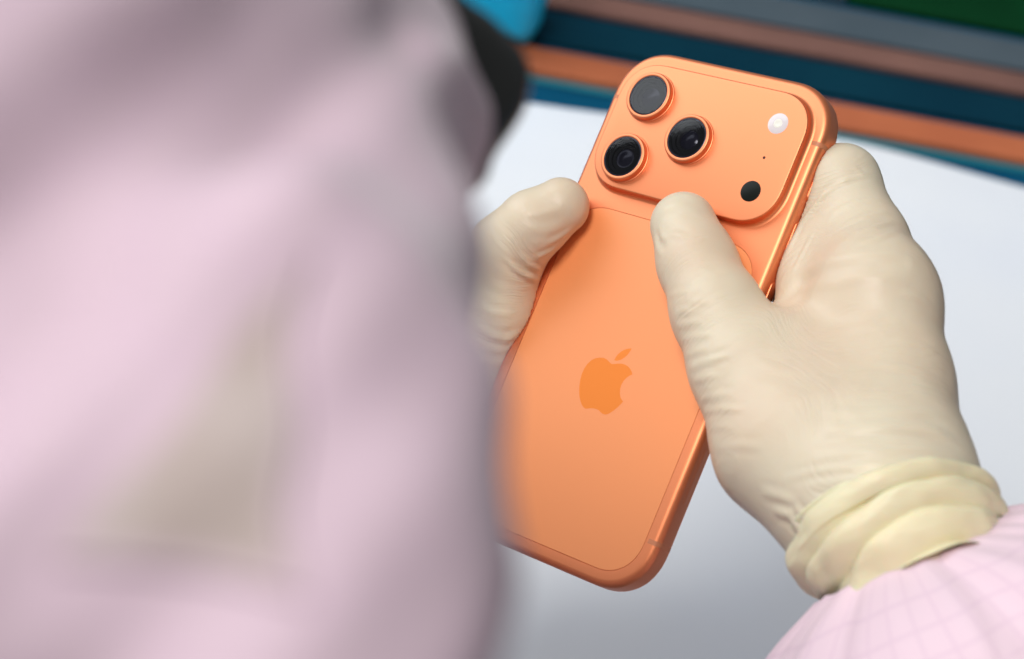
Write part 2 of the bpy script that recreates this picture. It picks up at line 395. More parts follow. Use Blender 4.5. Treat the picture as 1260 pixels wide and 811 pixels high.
def lens(cx, cy, label, dome, k):
    ring = disc_lathe('camera_lens', [(7.55, ZL + 0.1), (7.55, ZL - 0.15), (7.40, ZL - 0.28), (7.20, ZL - 0.30), (7.15, ZL - 1.75), (7.02, ZL - 1.98), (6.80, ZL - 2.08), (6.25, ZL - 2.08), (6.10, ZL - 2.00), (6.05, ZL - 1.8), (6.05, ZL + 0.1)], cx, cy, M_alu, phone)
    ring['label'] = label
    disc_lathe('lens_rim', [(6.04, ZL - 1.86), (5.92, ZL - 1.93), (5.72, ZL - 1.93), (5.66, ZL - 1.80), (5.66, ZL - 1.6)], cx, cy, M_rim, ring)
    disc_lathe('lens_glass', [(5.70, ZL - 1.84), (3.0, ZL - 1.85), (0.0, ZL - 1.85)], cx, cy, M_cover, ring)
    disc_lathe('lens_barrel', [(6.0, ZL - 1.55), (5.2, ZL - 1.5), (5.0, ZL - 1.1), (4.1, ZL - 1.0), (3.9, ZL - 0.5), (3.0, ZL - 0.45), (2.9, ZL - 0.2), (0.0, ZL - 0.2)], cx, cy, M_black, ring)
    disc_lathe('lens_element', [(dome, ZL - 0.25), (dome * 0.8, ZL - 0.50 + k), (dome * 0.5, ZL - 0.70 + k), (dome * 0.2, ZL - 0.79 + k), (0.0, ZL - 0.80 + k)], cx, cy, M_inner, ring)
lens(-20.4, -59.7, 'lens with a pale grey sheen beside the top corner', 2.85, 0.2)
lens(-20.4, -40.4, 'all black lens above the seam of the back glass', 2.85, 0.3)
lens(-2.5, -50.2, 'lens set inward, with glints in its centre', 2.85, 0.0)
fl = disc_lathe('flash', [(3.05, ZL + 0.1), (3.05, ZL - 0.04), (2.9, ZL - 0.08), (1.5, ZL - 0.10), (0.0, ZL - 0.11)], 22.3, -60.8, M_flash, phone)
disc_lathe('flash_led', [(1.35, ZL - 0.09), (1.25, ZL - 0.15), (0.85, ZL - 0.16), (0.7, ZL - 0.13), (0.0, ZL - 0.135)], 22.3, -60.8, M_flash2, fl)
disc_lathe('microphone_hole', [(0.42, ZL - 0.015), (0.36, ZL - 0.02), (0.0, ZL - 0.02)], 22.3, -50.5, M_hole, phone, 24)
disc_lathe('depth_sensor', [(3.05, ZL + 0.1), (3.05, ZL - 0.03), (2.95, ZL - 0.06), (0.0, ZL - 0.065)], 22.4, -40.4, M_sensor, phone)
# antenna bands: thin strips that follow the rounded rim
def band(y, side):
    pts = []
    xs0 = PHW + 0.9 if y < 0 else 32.5
    pts.append((xs0, -0.008))
    for i in range(9):
        a = math.radians(90 * i / 8); pts.append((35.95 - RB * (1 - math.sin(a)) + 0.012, RB * (1 - math.cos(a)) - 0.012 * math.cos(a)))
    for i in range(9):
        a = math.radians(90 * i / 8); pts.append((35.95 - RF * (1 - math.cos(a)) + 0.012, T - RF + RF * math.sin(a)))
    V, F = [], []; hw = 0.65; edge = 0.0
    for x, z in pts:
        V += [(side * x * .001, (y - hw) * .001, z * .001), (side * x * .001, (y + hw) * .001, z * .001)]
    for i in range(len(pts) - 1): F.append((2 * i, 2 * i + 1, 2 * i + 3, 2 * i + 2))
    mesh_obj('antenna_band', V, F, M_band, phone)
for y in (-58.6, 58.6):
    for s in (-1, 1): band(y, s)
# buttons on the right-hand side (raised pills in shallow slots)
def pill(name, yc, ln, zc, wd, side, m=M_alu, proud=0.35):
    P = rrect(ln / 2, wd / 2, wd / 2 - 0.02, 8, 2.0); rg = []
    for h, ins in ((-0.3, 0), (proud - 0.15, 0), (proud - 0.03, 0.07), (proud, 0.22)):
        rg.append([( (35.95 + h) * side, yc + p[0] * (1 - ins / (ln / 2)), zc + p[1] * (1 - ins / (wd / 2))) for p in P])
    V, F = [], []; n = len(P)
    for r in rg: V += [(x * .001, y * .001, z * .001) for x, y, z in r]
    for k in range(3):
        for i in range(n): j = (i + 1) % n; F.append((k * n + i, k * n + j, (k + 1) * n + j, (k + 1) * n + i))
    F.append(tuple(range(3 * n, 4 * n)))
    o = mesh_obj(name, V, F, m, phone)
    bm = bmesh.new(); bm.from_mesh(o.data); bmesh.ops.recalc_face_normals(bm, faces=bm.faces[:]); bm.to_mesh(o.data); bm.free()
    return o
pill('volume_button', -31.0, 12.5, 4.4, 2.6, 1)
pill('volume_button', -13.0, 12.5, 4.4, 2.6, 1)
pill('action_button', -47.0, 7.0, 4.4, 2.6, 1)
pill('sim_tray', 38.0, 16.0, 4.4, 2.2, 1, proud=0.03)
pill('side_button', -20.0, 18.0, 4.4, 2.6, -1)

# ------------------------------------------------------------------ signed-distance modelling for hands, cloth and body
def capsule(p, a, b, ra, rb):
    ab = b - a; l2 = max(ab @ ab, 1e-9)
    t = np.clip(((p - a) @ ab) / l2, 0, 1)
    d = np.sqrt(np.maximum(((p - a - t[:, None] * ab) ** 2).sum(1), 1e-12))
    return d - (ra + (rb - ra) * t), t
def smin(a, b, k):
    h = np.maximum(k - np.abs(a - b), 0) / k
    return np.minimum(a, b) - h * h * k * 0.25
def phone_sdf(p, grow=0.0):
    q = (p - TP) @ RP
    x = np.abs(q[:, 0]); y = np.abs(q[:, 1]); r = CR
    dx, dy = x - (35.95 - r), y - (75 - r)
    d2 = np.sqrt(np.maximum(dx, 0) ** 2 + np.maximum(dy, 0) ** 2) + np.minimum(np.maximum(dx, dy), 0) - r
    dz = np.abs(q[:, 2] - T / 2) - T / 2
    rr = 2.6
    a, b = d2 + rr, dz + rr
    body = np.sqrt(np.maximum(a, 0) ** 2 + np.maximum(b, 0) ** 2) + np.minimum(np.maximum(a, b), 0) - rr
    # camera plateau
    x2 = np.abs(q[:, 0]) - (PHW - PR); y2 = np.abs(q[:, 1] - PC) - (PHH - PR)
    e2 = np.sqrt(np.maximum(x2, 0) ** 2 + np.maximum(y2, 0) ** 2) + np.minimum(np.maximum(x2, y2), 0) - PR
    ez = np.abs(q[:, 2]) - PH
    pl = np.sqrt(np.maximum(e2, 0) ** 2 + np.maximum(ez, 0) ** 2) + np.minimum(np.maximum(e2, ez), 0)
    return np.minimum(body, pl) - grow
def surface_nets(fn, lo, hi, h):
    """mesh the zero level of fn: coarse pass, then only the cells near the surface are refined"""
    lo, hi = np.array(lo, float), np.array(hi, float)
    m = 5; hc = h * m
    nc = np.ceil((hi - lo) / hc).astype(int) + 1
    g = np.stack(np.meshgrid(*[lo[i] + hc * (np.arange(nc[i]) + 0.5) for i in range(3)], indexing='ij'), -1).reshape(-1, 3)
    fc = fn(g).reshape(nc)
    F = np.repeat(np.repeat(np.repeat(fc, m, 0), m, 1), m, 2).astype(np.float32)
    near = np.argwhere(np.abs(fc) < hc * 1.9)
    off = np.stack(np.meshgrid(*[np.arange(m)] * 3, indexing='ij'), -1).reshape(-1, 3)
    for s in range(0, len(near), 3000):
        idx = (near[s:s + 3000, None, :] * m + off[None]).reshape(-1, 3)
        F[idx[:, 0], idx[:, 1], idx[:, 2]] = fn(lo + (idx + 0.5) * h)
    G = F < 0
    n = np.array(F.shape); c = [slice(0, -1), slice(1, None)]
    cnt = sum(G[c[i], c[j], c[k]].astype(np.int8) for i in (0, 1) for j in (0, 1) for k in (0, 1))
    act = np.argwhere((cnt > 0) & (cnt < 8))
    vid = -np.ones(n - 1, np.int64); vid[act[:, 0], act[:, 1], act[:, 2]] = np.arange(len(act))
    acc = np.zeros((len(act), 3)); num = np.zeros(len(act))
    cor = [(i, j, k) for i in (0, 1) for j in (0, 1) for k in (0, 1)]
    val = {q: F[act[:, 0] + q[0], act[:, 1] + q[1], act[:, 2] + q[2]] for q in cor}
    for q in cor:
        for ax in range(3):
            if q[ax]: continue
            r = list(q); r[ax] = 1; r = tuple(r)
            a, b = val[q], val[r]; cr = (a < 0) != (b < 0)
            t = np.where(cr, a / np.where(cr, a - b, 1), 0)
            pt = np.tile(np.array(q, float), (len(act), 1)); pt[:, ax] += t
            acc[cr] += pt[cr]; num[cr] += 1
    V = lo + (act + acc / num[:, None] + 0.5) * h
    Q = []
    for ax in range(3):
        u, v = (ax + 1) % 3, (ax + 2) % 3
        sl0 = [slice(None)] * 3; sl1 = [slice(None)] * 3; sl0[ax] = slice(0, -1); sl1[ax] = slice(1, None)
        A, Bm = G[tuple(sl0)], G[tuple(sl1)]
        e = np.argwhere(A != Bm)
        e = e[(e[:, u] > 0) & (e[:, v] > 0) & (e[:, u] < n[u] - 1) & (e[:, v] < n[v] - 1)]
        ins = A[e[:, 0], e[:, 1], e[:, 2]]
        def cell(du, dv):
            x = e.copy(); x[:, u] -= du; x[:, v] -= dv
            return vid[x[:, 0], x[:, 1], x[:, 2]]
        q = np.stack([cell(1, 1), cell(0, 1), cell(0, 0), cell(1, 0)], 1)
        q[~ins] = q[~ins][:, ::-1]
        Q.append(q)
    Q = np.concatenate(Q); Q = Q[(Q >= 0).all(1)]
    return V, Q
def grad(fn, p, e=0.25):
    g = np.stack([fn(p + d) - fn(p - d) for d in np.eye(3) * e], 1) / (2 * e)
    return g / np.maximum(np.linalg.norm(g, axis=1, keepdims=True), 1e-9)
def trace(fn, px, py, d0, d1):
    """first hit of the sight line through a photo position"""
    d = C(px, py, 1.0); s = d0
    for _ in range(120):
        f = float(fn((d * s)[None])[0]); s += max(f * 0.8, 0.02) if f > 0.02 else 0
        if f <= 0.02 or s > d1: break
    return d * s
rng = np.random.default_rng(5)
_tab = rng.random((32, 32, 32))
def vnoise(p):
    i = np.floor(p).astype(int); f = p - i; f = f * f * (3 - 2 * f); o = 0
    for a in (0, 1):
        for b in (0, 1):
            for c in (0, 1):
                wgt = (f[:, 0] if a else 1 - f[:, 0]) * (f[:, 1] if b else 1 - f[:, 1]) * (f[:, 2] if c else 1 - f[:, 2])
                o = o + wgt * _tab[(i[:, 0] + a) % 32, (i[:, 1] + b) % 32, (i[:, 2] + c) % 32]
    return o * 2 - 1

class Limb:
    """chains of tapered capsules, blended"""
    def __init__(self): self.groups = []
    def add(self, k, *chains): self.groups.append((k, chains))
    def parts(self, p):
        for k, chains in self.groups:
            for ch in chains:
                s = 0.0
                for (a, ra), (b, rb) in zip(ch[:-1], ch[1:]):
                    d, t = capsule(p, a, b, ra, rb); L = np.linalg.norm(b - a)
                    yield k, d, s + t * L; s += L
    def raw(self, p):
        out = None
        for k, chains in self.groups:
            for ch in chains:
                loc = None
                for (a, ra), (b, rb) in zip(ch[:-1], ch[1:]):
                    d, _ = capsule(p, a, b, ra, rb)
                    loc = d if loc is None else smin(loc, d, 4.0)
                out = loc if out is None else smin(out, loc, k)
        return out
    def along(self, p):
        W = 0; A = 0
        for k, d, s in self.parts(p):
            wgt = np.exp(-np.maximum(d, -30) / 2.5); W = W + wgt; A = A + wgt * s
        return A / np.maximum(W, 1e-12)

def wrinkle(fn, P, V, N, lines, d0=400, d1=640):
    """ridges and creases laid along 3-D lines on the surface"""
    disp = np.zeros(len(V))
    for pts, amp, sig in lines:
        path = np.array([trace(fn, x, y, d0, d1) for x, y in pts])
        # refine the line with intermediate points
        tt = np.linspace(0, len(path) - 1, (len(path) - 1) * 6 + 1)
        path = np.stack([np.interp(tt, np.arange(len(path)), path[:, i]) for i in range(3)], 1)
        best = np.full(len(V), 1e9); par = np.zeros(len(V))
        lo, hi = path.min(0) - 8, path.max(0) + 8
        sel = np.where(((V > lo) & (V < hi)).all(1))[0]
        if not len(sel): continue
        Vs = V[sel]; bs = np.full(len(sel), 1e9); ps = np.zeros(len(sel)); m = len(path) - 1
        for i in range(m):
            d, t = capsule(Vs, path[i], path[i + 1], 0, 0)
            u = d < bs; bs[u] = d[u]; ps[u] = (i + t[u]) / m
        fade = np.clip(np.minimum(ps, 1 - ps) * 4, 0, 1) ** 0.7
        prof = np.exp(-(bs / sig) ** 2) - 0.55 * np.exp(-((bs - 1.9 * sig) / (sig * 0.9)) ** 2)
        disp[sel] += amp * fade * prof
    return disp

person = empty('person', tuple(world((-100, 600, 420))))
tag(person, 'worker in pink hooded cleanroom suit and cream gloves bending over the phone', 'person')
PO = np.array(person.location)

def build_hand(limb, lo, hi, h, lines, wr_amp, name):
    fn = lambda p: np.maximum(limb.raw(p), -phone_sdf(p, 0.12))
    V, Q = surface_nets(fn, lo, hi, h)
    for _ in range(3):
        f = fn(V); V = V - grad(fn, V) * np.clip(f, -0.4, 0.4)[:, None]
    N = grad(fn, V, 0.5)
    s = limb.along(V)
    jit = vnoise(V / 9.0) * 2.2 + vnoise(V / 3.5) * 0.5
    mask = np.clip(vnoise(V / 13.0 + 7.3) * 1.6 + 0.25, 0, 1)
    rip = 1.6 * (1 - np.abs(vnoise(np.stack([(s + jit) / 3.4, V[:, 0] / 26, V[:, 1] / 26], 1)))) ** 5 - 0.4
    rip2 = vnoise(np.stack([(s + jit * 1.4) / 4.2, V[:, 1] / 30, V[:, 2] / 30], 1))
    disp = wr_amp * mask * (0.07 * rip + 0.06 * rip2) + 0.05 * vnoise(V / 6)
    disp += wrinkle(fn, None, V, N, lines)
    gap = phone_sdf(V)
    disp = np.where(disp > 0, np.minimum(disp, np.maximum(gap - 0.05, 0)), disp)
    disp *= np.clip((gap - 0.3) / 1.0, 0, 1)
    V = V + N * disp[:, None]
    o = np_mesh(name, world(V) - PO, Q, M_latex, person)
    at = o.data.attributes.new('along', 'FLOAT', 'POINT'); at.data.foreach_set('value', (s + jit * 0.8).astype(np.float32))
    return o

# ---- right hand
R = Limb()
n_ = lambda q, r: (q, r)
thumb = [n_(on_phone(841, 277, 8.6), 9.2), n_(on_phone(858, 324, 9.6), 10.3), n_(on_phone(883, 384, 11.2), 11.9), n_(C(915, 452, 497), 13.8), n_(C(968, 548, 484), 18.5), n_(C(1076, 640, 468), 17.5)]
R.add(10, thumb)
R.add(13, [n_(C(1083, 372, 499), 14.4), n_(C(1093, 470, 488), 16.0), n_(C(1100, 560, 474), 17.2), n_(C(1105, 640, 464), 16.5)])
R.add(14, [n_(C(990, 448, 496), 11.0), n_(C(1010, 500, 490), 15.0), n_(C(1054, 590, 474), 18.0)])
R.add(12, [n_(C(1075, 400, 518), 13.0), n_(C(1085, 500, 505), 14.5), n_(C(1095, 630, 474), 17.0)])
R.add(12, [n_(C(1055, 440, 536), 12.5), n_(C(1065, 520, 524), 14.0), n_(C(1088, 640, 480), 15.5)])
R.add(12, [n_(C(1030, 480, 550), 11.5), n_(C(1045, 550, 536), 13.0), n_(C(1082, 645, 484), 14.0)])
R.add(14, [n_(C(1092, 630, 471), 18.5), n_(C(1118, 690, 462), 17.0), n_(C(1150, 750, 448), 15.5)])
R.add(13, [n_(C(1062, 352, 502), 12.0), n_(C(1022, 342, 513), 8.5)])
R.add(7, [n_(C(990, 396, 508), 6.5), n_(C(996, 335, 523), 9.0)])
R.add(8, [n_(C(1046, 375, 514), 12.0), n_(C(1012, 285, 530), 11.5)])
# fingers: index up along the edge then behind, the others curled behind the screen
R.add(7, [n_(C(1083, 372, 499), 14.0), n_(C(1064, 300, 515), 11.5), n_(C(1036, 224, 527), 9.8), n_(PL(16, -52, 19), 8.6), n_(PL(-3, -55, 17.2), 7.6)])
R.add(4, [n_(C(1075, 400, 518), 12.5), n_(PL(44, -24, 26), 10.2), n_(PL(14, -30, 20), 9.0), n_(PL(-8, -31, 17.5), 7.9)])
R.add(4, [n_(C(1055, 440, 536), 12.0), n_(PL(38, -4, 30), 9.8), n_(PL(12, -8, 20.5), 8.6), n_(PL(-10, -9, 17.2), 7.5)])
R.add(4, [n_(C(1030, 480, 550), 11.0), n_(PL(34, 15, 30), 8.8), n_(PL(14, 12, 20), 7.8), n_(PL(-4, 11, 16.5), 6.9)])
LR = []
for x0, y0, x1, y1, a in ((833, 402, 868, 396, .30), (838, 420, 880, 411, .34), (843, 440, 872, 428, .30), (848, 454, 900, 437, .42), (853, 470, 886, 462, .28), (861, 492, 905, 484, .26), (866, 507, 918, 504, .45), (873, 528, 905, 526, .22), (829, 386, 850, 382, .2), (822, 366, 850, 358, .2)):
    LR.append(([(x0, y0), ((x0 + x1) / 2, (y0 + y1) / 2 - 2), (x1, y1)], a * 0.7, 0.85))
LR += [
    ([(1012, 541), (1080, 536), (1140, 538), (1180, 553)], -.22, .8), ([(1040, 487), (1100, 486), (1166, 496)], .12, .9),
    ([(1030, 405), (1085, 402), (1146, 410)], .08, 1.1), ([(1105, 360), (1130, 366), (1148, 378)], .14, .9), ([(960, 590), (1020, 578), (1070, 575)], .18, .9),
    ([(1020, 606), (1080, 596), (1150, 588), (1190, 592)], .28, .9), ([(1000, 618), (1060, 606)], .2, .8), ([(880, 552), (910, 548), (940, 550)], .15, 1.0),
    ([(1050, 206), (1062, 214)], .2, .6), ([(1000, 285), (990, 305), (975, 335)], .18, .7), ([(1040, 345), (1080, 342), (1120, 350)], .1, 1.2),
    ([(925, 440), (960, 455), (990, 462)], .1, 1.0), ([(860, 330), (880, 338), (900, 335)], .08, 1.0), ([(845, 370), (870, 372), (890, 366)], .1, .9),
    ([(1068, 216), (1040, 222), (1010, 243), (985, 275), (968, 312)], .45, .75),
    ([(1085, 247), (1050, 250), (1020, 265)], .22, .9), ([(1095, 262), (1065, 266), (1035, 280)], .25, .9),
    ([(1100, 273), (1075, 280), (1050, 290)], .25, .9), ([(1106, 286), (1080, 293), (1055, 300)], .25, .9),
    ([(955, 375), (985, 348), (1030, 332), (1080, 325), (1120, 326)], -.4, 1.8),
    ([(1010, 530), (1080, 524), (1140, 527), (1178, 545)], .35, 1.4), ([(1000, 566), (1070, 557), (1140, 556), (1184, 568)], .34, 1.3),
    ([(1005, 580), (1075, 571), (1150, 568), (1188, 578)], .36, 1.1), ([(990, 598), (1060, 588), (1120, 580)], .28, 1.1),
    ([(1075, 448), (1120, 455), (1160, 470)], .22, 1.0), ([(1090, 420), (1130, 424), (1152, 434)], .16, 1.0),
    ([(1000, 505), (1060, 510), (1120, 508), (1170, 512)], .18, 1.4), ([(905, 470), (960, 480), (1020, 478)], .12, 2.0),
    ([(950, 628), (972, 634), (985, 655), (990, 680)], .5, 1.2), ([(975, 622), (990, 640), (996, 668)], .45, 1.1), ([(935, 605), (960, 612), (978, 620)], .25, 1.2),
    ([(812, 262), (835, 252), (862, 262)], .16, 1.3), ([(808, 296), (830, 288), (845, 292)], .22, 1.0), ([(806, 285), (812, 300), (820, 306)], -.3, 1.0),
]
right_glove = build_hand(R, C(770, 150, 425) - [6, 6, 0], C(1290, 830, 500) + [10, 6, 85], 0.62, LR, 1.0, 'glove')
right_glove['label'] = 'glove on the right hand, thumb laid across the phone'

# ---- left hand
Lh = Limb()
Lh.add(9, [n_(on_phone(690, 254, 7.8), 8.3), n_(C(655, 277, 550), 9.4), n_(C(624, 309, 555), 10.8), n_(C(611, 380, 560), 11.4), n_(C(585, 455, 566), 13.0), n_(C(545, 540, 570), 17.0), n_(C(490, 640, 570), 19.0)])
Lh.add(12, [n_(C(530, 450, 596), 13.5), n_(C(500, 560, 590), 16.0), n_(C(480, 650, 576), 18.0)])
Lh.add(10, [n_(C(520, 490, 612), 12.5), n_(C(490, 590, 602), 15.0), n_(C(475, 660, 584), 17.0)])
Lh.add(10, [n_(C(512, 530, 626), 12.0), n_(C(480, 620, 612), 14.0), n_(C(470, 670, 590), 16.0)])
Lh.add(12, [n_(C(480, 650, 575), 19.5), n_(C(430, 735, 572), 20.0), n_(C(370, 830, 566), 22)])
Lh.add(4, [n_(C(530, 450, 596), 12.5), n_(PL(-48, 2, 30), 10.0), n_(PL(-22, 6, 21), 8.8), n_(PL(-2, 8, 17.5), 7.8)])
Lh.add(4, [n_(C(520, 490, 612), 12.0), n_(PL(-46, 22, 34), 9.8), n_(PL(-20, 25, 21), 8.6), n_(PL(2, 27, 17.2), 7.5)])
Lh.add(4, [n_(C(512, 530, 626), 11.5), n_(PL(-44, 40, 34), 9.2), n_(PL(-20, 43, 20.5), 8.0), n_(PL(0, 44, 16.8), 7.0)])
Lh.add(4, [n_(C(505, 570, 632), 10.5), n_(PL(-44, 58, 32), 8.4), n_(PL(-24, 59, 20), 7.4), n_(PL(-7, 60, 16.4), 6.6)])
LL = [
    ([(622, 316), (636, 332), (650, 341), (664, 345)], .6, .75), ([(640, 310), (652, 325), (666, 332)], .55, .7), ([(632, 318), (645, 331), (662, 338)], -.45, .8),
    ([(585, 398), (600, 412), (622, 418), (640, 410)], .4, 1.2), ([(582, 415), (600, 430), (622, 432)], .3, 1.2), ([(588, 375), (605, 385), (632, 388)], .2, 1.1),
    ([(598, 345), (620, 356), (645, 360)], .15, 1.2), ([(672, 300), (690, 292), (705, 282)], .22, .9), ([(660, 318), (672, 312), (684, 306)], .3, .9),
    ([(640, 262), (665, 262), (695, 256)], .18, 1.2), ([(648, 282), (672, 284), (695, 278)], .15, 1.2),
    ([(606, 280), (620, 300), (640, 318)], -.12, .7), ([(590, 440), (605, 448), (622, 446)], .3, 1.2),
]
left_glove = build_hand(Lh, C(340, 190, 500) - [30, 8, 0], C(760, 850, 560) + [4, 4, 95], 0.68, LL, 1.0, 'glove')
left_glove['label'] = 'glove on the left hand, thumb tip pressing the phone edge'

# ---- tubes: bunched cuffs and the gathered sleeve
def frame_path(path):
    P = np.array(path, float); T_ = np.gradient(P, axis=0); T_ /= np.linalg.norm(T_, axis=1, keepdims=True)
    ref = np.array([0.0, 0.0, -1.0]); out = []
    for t in T_:
        u = ref - t * (ref @ t); u /= np.linalg.norm(u); out.append((u, np.cross(t, u)))
    return P, T_, out
def smooth_path(ctrl, n):
    ctrl = [np.asarray(c, float) for c in ctrl]; t = np.linspace(0, len(ctrl) - 1, n); P = np.array(ctrl)
    Q = np.stack([np.interp(t, np.arange(len(ctrl)), P[:, i]) for i in range(3)], 1)
    for _ in range(n // 6):
        Q[1:-1] = (Q[:-2] + 2 * Q[1:-1] + Q[2:]) / 4
    return Q
def tube(name, ctrl, n, nu, rfun, m, parent, uvs=None):
    P, T_, fr = frame_path(smooth_path(ctrl, n))
    s = np.concatenate([[0], np.cumsum(np.linalg.norm(np.diff(P, axis=0), axis=1))])
    U = np.arange(nu) / nu * 2 * np.pi; V = []
    for i in range(n):
        r, ax = rfun(U, s[i], s[-1])
        V.append(P[i] + r[:, None] * (np.cos(U)[:, None] * fr[i][0] + np.sin(U)[:, None] * fr[i][1]) + ax[:, None] * T_[i])
    V = np.concatenate(V)
    ii, jj = np.meshgrid(np.arange(n - 1), np.arange(nu), indexing='ij'); ii, jj = ii.ravel(), jj.ravel(); j2 = (jj + 1) % nu
    Q = np.stack([ii * nu + jj, ii * nu + j2, (ii + 1) * nu + j2, (ii + 1) * nu + jj], 1)
    o = np_mesh(name, world(V) - PO, Q, m, parent)
    if uvs:
        uv = o.data.uv_layers.new(name='UVMap')
        circ = np.arange(nu + 1) / nu * uvs
        u0, u1 = circ[jj], circ[jj + 1]
        a = np.stack([np.stack([u0, s[ii] * .001], 1), np.stack([u1, s[ii] * .001], 1), np.stack([u1, s[ii + 1] * .001], 1), np.stack([u0, s[ii + 1] * .001], 1)], 1)
        uv.data.foreach_set('uv', a.astype(np.float32).ravel())
    return o
def fit_radius(limb, ctrl, n, nu, rmax=48.0):
    """how far the hand reaches from the wrist axis, all the way round"""
    P, T_, fr = frame_path(smooth_path(ctrl, n)); U = np.arange(nu) / nu * 2 * np.pi; out = np.zeros((n, nu)); rs = np.arange(rmax, 4, -0.75)
    for i in range(n):
        d = np.cos(U)[:, None] * fr[i][0] + np.sin(U)[:, None] * fr[i][1]
        pts = P[i] + rs[:, None, None] * d[None]
        ins = limb.raw(pts.reshape(-1, 3)).reshape(len(rs), nu) < 0
        out[i] = np.where(ins.any(0), rs[ins.argmax(0)], 4.0)
    for _ in range(5):
        out = (np.roll(out, 1, 1) + 2 * out + np.roll(out, -1, 1)) / 4
    for _ in range(3): out[1:-1] = (out[:-2] + 2 * out[1:-1] + out[2:]) / 4
    return out
def cuff_r(limb, ctrl, ph, nu):
    fit = fit_radius(limb, ctrl, 24, nu)
    def f(U, s, L):
        v = s / L; x = v * 23; i = min(int(x), 22); hand = fit[i] * (1 - x + i) + fit[i + 1] * (x - i)
        base = np.maximum(hand, 19.5)
        cs = np.stack([np.cos(U) * 1.6 + 5, np.sin(U) * 1.6 + 5, np.full_like(U, v * 1.5)], 1)
        z = v * 3.0 + 0.40 * np.sin(U + ph) + 0.10 * np.sin(2 * U + 1.3 + ph) + 0.22 * vnoise(cs)
        fold = np.abs(np.sin(np.pi * z)) ** 0.6 * (0.75 + 0.5 * vnoise(cs * 1.7 + 3.3)) + 0.07 * vnoise(cs * 4.0 + [0, 0, v * 9])
        end = np.clip(v / 0.10, 0, 1) ** 0.5
        r = base + 0.3 + 3.4 * fold * end + 0.5 * np.sin(3 * U + 9 * v) * end + 0.25 * np.sin(9 * U + 5 * v) * end
        return r, 3.5 * np.sin(U + ph + 0.4) + 1.0 * np.sin(2 * U)
    return f
CU1 = [C(1096, 642, 470), C(1112, 674, 465), C(1148, 744, 453)]
c1 = tube('cuff', CU1, 110, 240, cuff_r(R, CU1, 2.6, 240), M_cuff, right_glove)
c1['label'] = 'yellow bunched cuff rolled in folds at the wrist'
CU2 = [C(490, 635, 574), C(468, 675, 573), C(440, 725, 570)]
tube('cuff', CU2, 60, 160, cuff_r(Lh, CU2, 0.5, 160), M_cuff, left_glove)
def sleeve_r(seed):
    ph = np.random.default_rng(seed).random(8) * 6.28
    def f(U, s, L):
        g = np.exp(-s / 36.0)
        r = 25.0 + 42.0 * (1 - math.exp(-(s / 13.0) ** 1.1)) + 8 * (s / L)
        gat = np.sin(15 * U + ph[0] + 0.8 * np.sin(3 * U)) * 0.55 + np.sin(23 * U + ph[1]) * 0.35 + np.sin(9 * U + ph[2] + s / 18) * 0.5
        env = min(1, s / 6 + 0.35) * (g + 0.10)
        big = (3.0 * np.sin(4 * U + ph[3] + s / 30) + 5.0 * (np.abs(np.sin(4.5 * U + ph[4] - s / 40)) ** 0.6 - 0.5) + 1.2 * np.sin(11 * U + s / 25)) * (1 - g) * min(1, s / 8)
        return r + 3.0 * gat * env + big, 1.5 * np.sin(2 * U + ph[5]) * g + 0.25 * np.sin(15 * U) * g
    return f
WR, EL = C(1116, 688, 464), np.array([270, 245, 400.0])
sl = tube('sleeve', [WR, WR + (EL - WR) * 0.12 + [-4, 10, 2], WR + (EL - WR) * 0.35 + [-4, 12, 2], WR + (EL - WR) * 0.7, EL], 160, 260, sleeve_r(3), M_sleeve, person, 0.33)
sl['label'] = 'right sleeve with faint grid weave, gathered at the wrist'
WL, ELl = C(450, 705, 571), np.array([-255, 205, 510.0])
sl2 = tube('sleeve', [WL, WL + (ELl - WL) * 0.3, WL + (ELl - WL) * 0.65, ELl], 80, 160, sleeve_r(8), M_sleeve, person, 0.33)

# ---- torso of the suit, hood, head
def sdf_part(name, limb, lo, hi, h, m, parent, extra=None, amp=0.0, sc=30.0, post=None):
    fn = (lambda p: limb.raw(p)) if extra is None else (lambda p: extra(p, limb.raw(p)))
    V, Q = surface_nets(fn, lo, hi, h)
    for _ in range(2): V = V - grad(fn, V) * np.clip(fn(V), -h, h)[:, None]
    if amp:
        V = V + grad(fn, V, 1.0) * (amp * (vnoise(V / sc) + 0.5 * vnoise(V / (sc * 0.45) + 3.1)))[:, None]
    return np_mesh(name, world(V) - PO, Q, m, parent), fn
SH_R, SH_L = np.array([88, 235, 275.0]), np.array([-300, 225, 300.0])
BASE = np.array([-105, 560, 410.0])
T1 = Limb()
T1.add(40, [n_(np.array([-106, 250, 270.0]), 92), n_(np.array([-106, 400, 330.0]), 120), n_(BASE, 125)])
T1.add(40, [n_(SH_L, 62), n_(np.array([-106, 232, 280.0]), 85), n_(SH_R, 62)])
T1.add(25, [n_(SH_R, 60), n_(EL, 54)])
T1.add(25, [n_(SH_L, 60), n_(ELl, 54)])
sdf_part('coverall', T1, (-380, 110, 100), (350, 720, 590), 5.0, M_suit, person, None, 4.0, 45)

